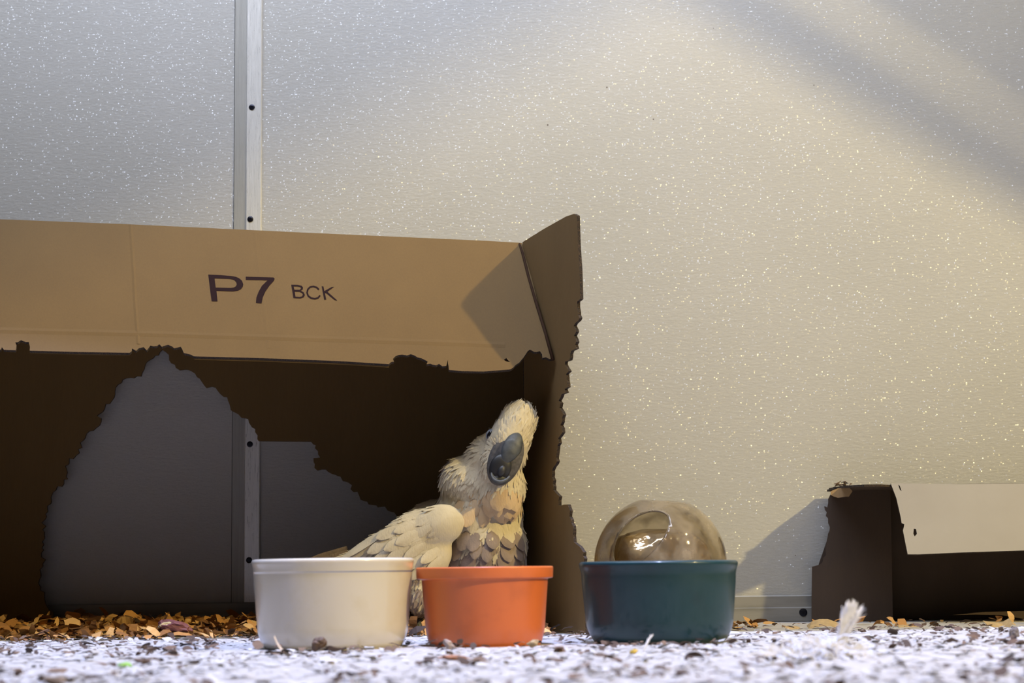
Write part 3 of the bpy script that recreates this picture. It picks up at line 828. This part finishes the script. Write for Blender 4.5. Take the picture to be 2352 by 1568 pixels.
def d_dark(x, y):
    v = max(0, min(1, (patch(x, y, 13, 9)-.52)*3.2))*.95 + .03
    if 1.85 < y < 2.4: v = v*.9 + .22
    if y < 1.75: v *= .45
    if y > 2.5 and x > .1: v *= .35
    return v
bm = bmesh.new(); scatter(bm, 2300, (-1, 1), (1.15, 2.6), d_dark, (.004, .015), .003, .6, zfun=lambda x, y: .0015, steep=.22)
tag(obj('bark_crumbs', bm, M_dark), 'dark brown bark crumbs strewn among the pale shavings', 'bark crumbs', kind='stuff')
def mound(x, y): return max(0, min(.011, (y-2.32)*.05))*(1 if x < -.02 else .4)*(1.15-.3*mnoise.noise(Vector((x*9, y*9, 1))))
bm = bmesh.new(); scatter(bm, 6200, (-1, .05), (2.28, 2.76), lambda x, y: min(1, max(0, (y-2.30)*9+.15*mnoise.noise(Vector((x*14, 0, 0)))*4)), (.008, .022), .002, .7, zfun=lambda x, y: mound(x, y), steep=.4)
scatter(bm, 160, (.1, 1), (2.4, 2.6), lambda x, y: max(0, patch(x, y, 9, 3)-.35), (.008, .022), .002, .8, steep=.35)
tag(obj('cardboard_shreds', bm, M_shred), 'tan cardboard shreds heaped in and before the large gnawed box', 'cardboard shreds', kind='stuff')

# single noticeable scraps
def pal(name, col, rough=.7):
    w = MT(name); w.set(Roughness=rough); w.l(w.ramp(w.noise(160, 3), [(.3, tuple(x*.75 for x in col)), (.7, col)]), w.b.inputs['Base Color']); return w.m
M_white_f = pal('white_down', (.92, .90, .88)); M_green = pal('green_leaf', (.22, .42, .07)); M_purple = pal('purple_peel', (.20, .07, .08)); M_yel = pal('yellow_kernel', (.62, .42, .05))
M_rust = pal('rust_chip', (.30, .13, .06)); M_tanchip = pal('tan_chip', (.42, .30, .15)); M_brown = pal('brown_chip', (.11, .065, .04))
def plume(name, label, base_px, tip_px, Y, width, nb, spread, downy=0):
    bm = bmesh.new(); a = at(*base_px, Y); b = at(*tip_px, Y+.004); d = b-a; side_ = Vector((d.z, 0, -d.x)).normalized()
    if a.z < .002: a.z = .002
    N = 10; sp = [a + d*(i/N) + side_*(-.06*d.length*math.sin(PI*i/N)) + Vector((0, -.002*math.sin(PI*i/N), 0)) for i in range(N+1)]
    tube(bm, sp, [.0007*(1-.8*i/N) for i in range(N+1)], 6)
    for i in range(nb):
        t = i/nb*.97 + .02; p = a + d*t + side_*(-.06*d.length*math.sin(PI*t))
        for s_ in (-1, 1):
            if rl.random() < .12: continue
            L = width*(.35+.65*math.sin(PI*min(1, t*.85+.12)))*rl.uniform(.7, 1.15)
            dirn = (d.normalized()*rl.uniform(.9, 1.5) + side_*s_*spread*rl.uniform(.6, 1.2) + Vector((0, rl.uniform(-.35, .25), 0))).normalized()
            q = [p, p + dirn*L*.5 + Vector((0, 0, -.0004)), p + dirn*L + side_*s_*L*.12*rl.uniform(-1, 1)]
            wv = .0007
            vs = [bm.verts.new(x + Vector((e*wv*(1-.6*k/2), 0, e*wv*.3))) for k, x in enumerate(q) for e in (-1, 1)]
            bm.faces.new([vs[0], vs[1], vs[3], vs[2]]); bm.faces.new([vs[2], vs[3], vs[5], vs[4]])
    for i in range(downy):
        c_ = a + Vector((rl.gauss(-.018, .018), rl.gauss(0, .010), 0)); c_.z = abs(rl.gauss(.003, .006))
        e = Vector((rl.uniform(-1, 1), rl.uniform(-1, 1), rl.uniform(-.1, .5))).normalized()*rl.uniform(.005, .014)
        q = [c_-e, c_+Vector((0, 0, .002)), c_+e]
        for z_ in q: z_.z = max(.0004, z_.z)
        vs = [bm.verts.new(x + Vector((k_*.0005, 0, k_*.0006))) for x in q for k_ in (-1, 1)]
        bm.faces.new([vs[0], vs[1], vs[3], vs[2]]); bm.faces.new([vs[2], vs[3], vs[5], vs[4]])
    return tag(obj(name, bm, M_white_f), label, 'feather')
plume('down_feather', 'fluffy white down feather standing upright on the floor right of the teal bowl', (1918, 1512), (1966, 1412), 1.62, .023, 200, .42, downy=700)
plume('small_feather', 'tiny white feather tilted before the base of the teal bowl', (1478, 1502), (1499, 1466), 1.78, .0045, 40, .30)

def chunk(name, label, cat, px, py, Y, sx, sy, sz, mat, ang=0, seed=0, rest=.002):
    bm = bmesh.new(); bmesh.ops.create_icosphere(bm, subdivisions=3, radius=1)
    c_ = at(px, py, Y); s_ = Y/F
    for v in bm.verts:
        k = 1 + .45*mnoise.noise(v.co*1.3 + Vector((seed*3.1, 0, 0))) + .18*mnoise.noise(v.co*4 + Vector((seed, 9, 0)))
        v.co = Vector((v.co.x*sx*s_, v.co.y*sy*s_, v.co.z*sz*s_))*k
    bmesh.ops.rotate(bm, cent=(0, 0, 0), matrix=Matrix.Rotation(math.radians(ang), 3, 'Y'), verts=bm.verts)
    lowz = min(v.co.z for v in bm.verts); c_.z = max(c_.z, -lowz)
    if rest > .002 or c_.z + lowz > .004: c_.z = -lowz + rest
    bmesh.ops.translate(bm, vec=c_, verts=bm.verts)
    return tag(obj(name, bm, mat), label, cat)
def curl(name, label, cat, pts, Y, wpx, mat, depth=.006):
    bm = bmesh.new(); N = len(pts); a, b = [], []
    for i, (x, y) in enumerate(pts):
        p = at(x, y, Y); p.z = max(p.z, .001); wv = wpx*Y/F*(.35+.65*math.sin(PI*(i+.4)/(N-.2)))
        a.append(bm.verts.new(p + Vector((0, -depth/2, -wv/2)))); b.append(bm.verts.new(p + Vector((0, depth/2, wv/2))))
    for i in range(N-1): bm.faces.new([a[i], a[i+1], b[i+1], b[i]])
    r = bmesh.ops.extrude_face_region(bm, geom=list(bm.faces)); bmesh.ops.translate(bm, vec=(0, .0006, .0006), verts=[v for v in r['geom'] if isinstance(v, bmesh.types.BMVert)])
    return tag(obj(name, bm, mat), label, cat)
chunk('leaf_scrap', 'bright green leaf scrap lying on the floor at lower left', 'leaf', 287, 1527, 1.61, 17, 12, 6, M_green, 0, 1)
chunk('fruit_peel', 'dull purple fruit peel lying on the tan shreds inside the large box', 'fruit peel', 402, 1440, 2.37, 38, 22, 13, M_purple, 8, 2, .006)
chunk('pale_pith', 'cream torn piece lying on top of the purple fruit peel', 'food scrap', 383, 1428, 2.365, 20, 12, 6, pal('cream_scrap', (.60, .48, .28)), -12, 3, .0135)
chunk('yellow_kernel', 'small yellow kernel lying in front of the teal bowl', 'food scrap', 1456, 1503, 1.76, 9, 7, 5, M_yel, -20, 4)
chunk('bark_chunk', 'brown bark chunk leaning on the front of the white bowl', 'bark', 732, 1478, 1.86, 17, 10, 14, M_brown, -30, 5)
chunk('bark_chunk', 'dark brown lump beside the fluffy down feather', 'bark', 1812, 1512, 1.64, 22, 14, 14, M_brown, 35, 6)
chunk('bark_chunk', 'flat brown chunk at the very bottom left edge of the view', 'bark', 128, 1562, 1.36, 30, 18, 9, pal('olive_brown_chip', (.15, .10, .055)), 5, 7)
chunk('bark_chunk', 'thin dark chip lying left of the white bowl near the green scrap', 'bark', 325, 1517, 1.63, 19, 9, 5, M_brown, 3, 8)
chunk('wood_chip', 'mauve grey crumb at the left front of the orange bowl base', 'wood chip', 1031, 1480, 1.88, 14, 9, 9, pal('mauve_grey_chip', (.33, .26, .22)), 40, 9)
chunk('wood_chip', 'olive brown crumb at the right front of the orange bowl base', 'wood chip', 1224, 1477, 1.90, 13, 9, 7, M_tanchip, -15, 10)
chunk('wood_chip', 'long rust coloured chip on the pale floor before the orange bowl', 'wood chip', 1045, 1511, 1.68, 34, 12, 5, M_rust, 3, 11)
chunk('wood_chip', 'grey brown chip standing on edge at the far right floor', 'wood chip', 2330, 1475, 1.98, 12, 7, 13, pal('slate_chip', (.14, .12, .12)), 30, 12)
curl('curled_shaving', 'narrow curled stem leaning on the lower left of the white bowl', 'wood shaving', [(630, 1462), (636, 1476), (645, 1490), (654, 1499), (668, 1503)], 1.82, 4.5, pal('tan_stem', (.55, .46, .38)))
curl('curled_shaving', 'tan curled shaving on bare floor right of the teal bowl', 'wood shaving', [(1803, 1437), (1806, 1445), (1815, 1449), (1830, 1450), (1838, 1447)], 2.42, 9, M_tanchip)
curl('curled_shaving', 'arched tan and brown shaving in front of the small right box', 'wood shaving', [(1856, 1446), (1868, 1434), (1885, 1430), (1905, 1430), (1925, 1436), (1938, 1443)], 2.45, 15, M_tanchip, .02)
curl('curled_shaving', 'flat tan shaving before the dark opening of the small box', 'wood shaving', [(2063, 1449), (2080, 1445), (2100, 1442), (2112, 1436)], 2.45, 9, M_tanchip, .015)
curl('curled_shaving', 'ragged golden shaving near the right edge of the picture', 'wood shaving', [(2262, 1430), (2285, 1436), (2305, 1438), (2322, 1427), (2330, 1432)], 2.40, 14, M_tanchip, .018)
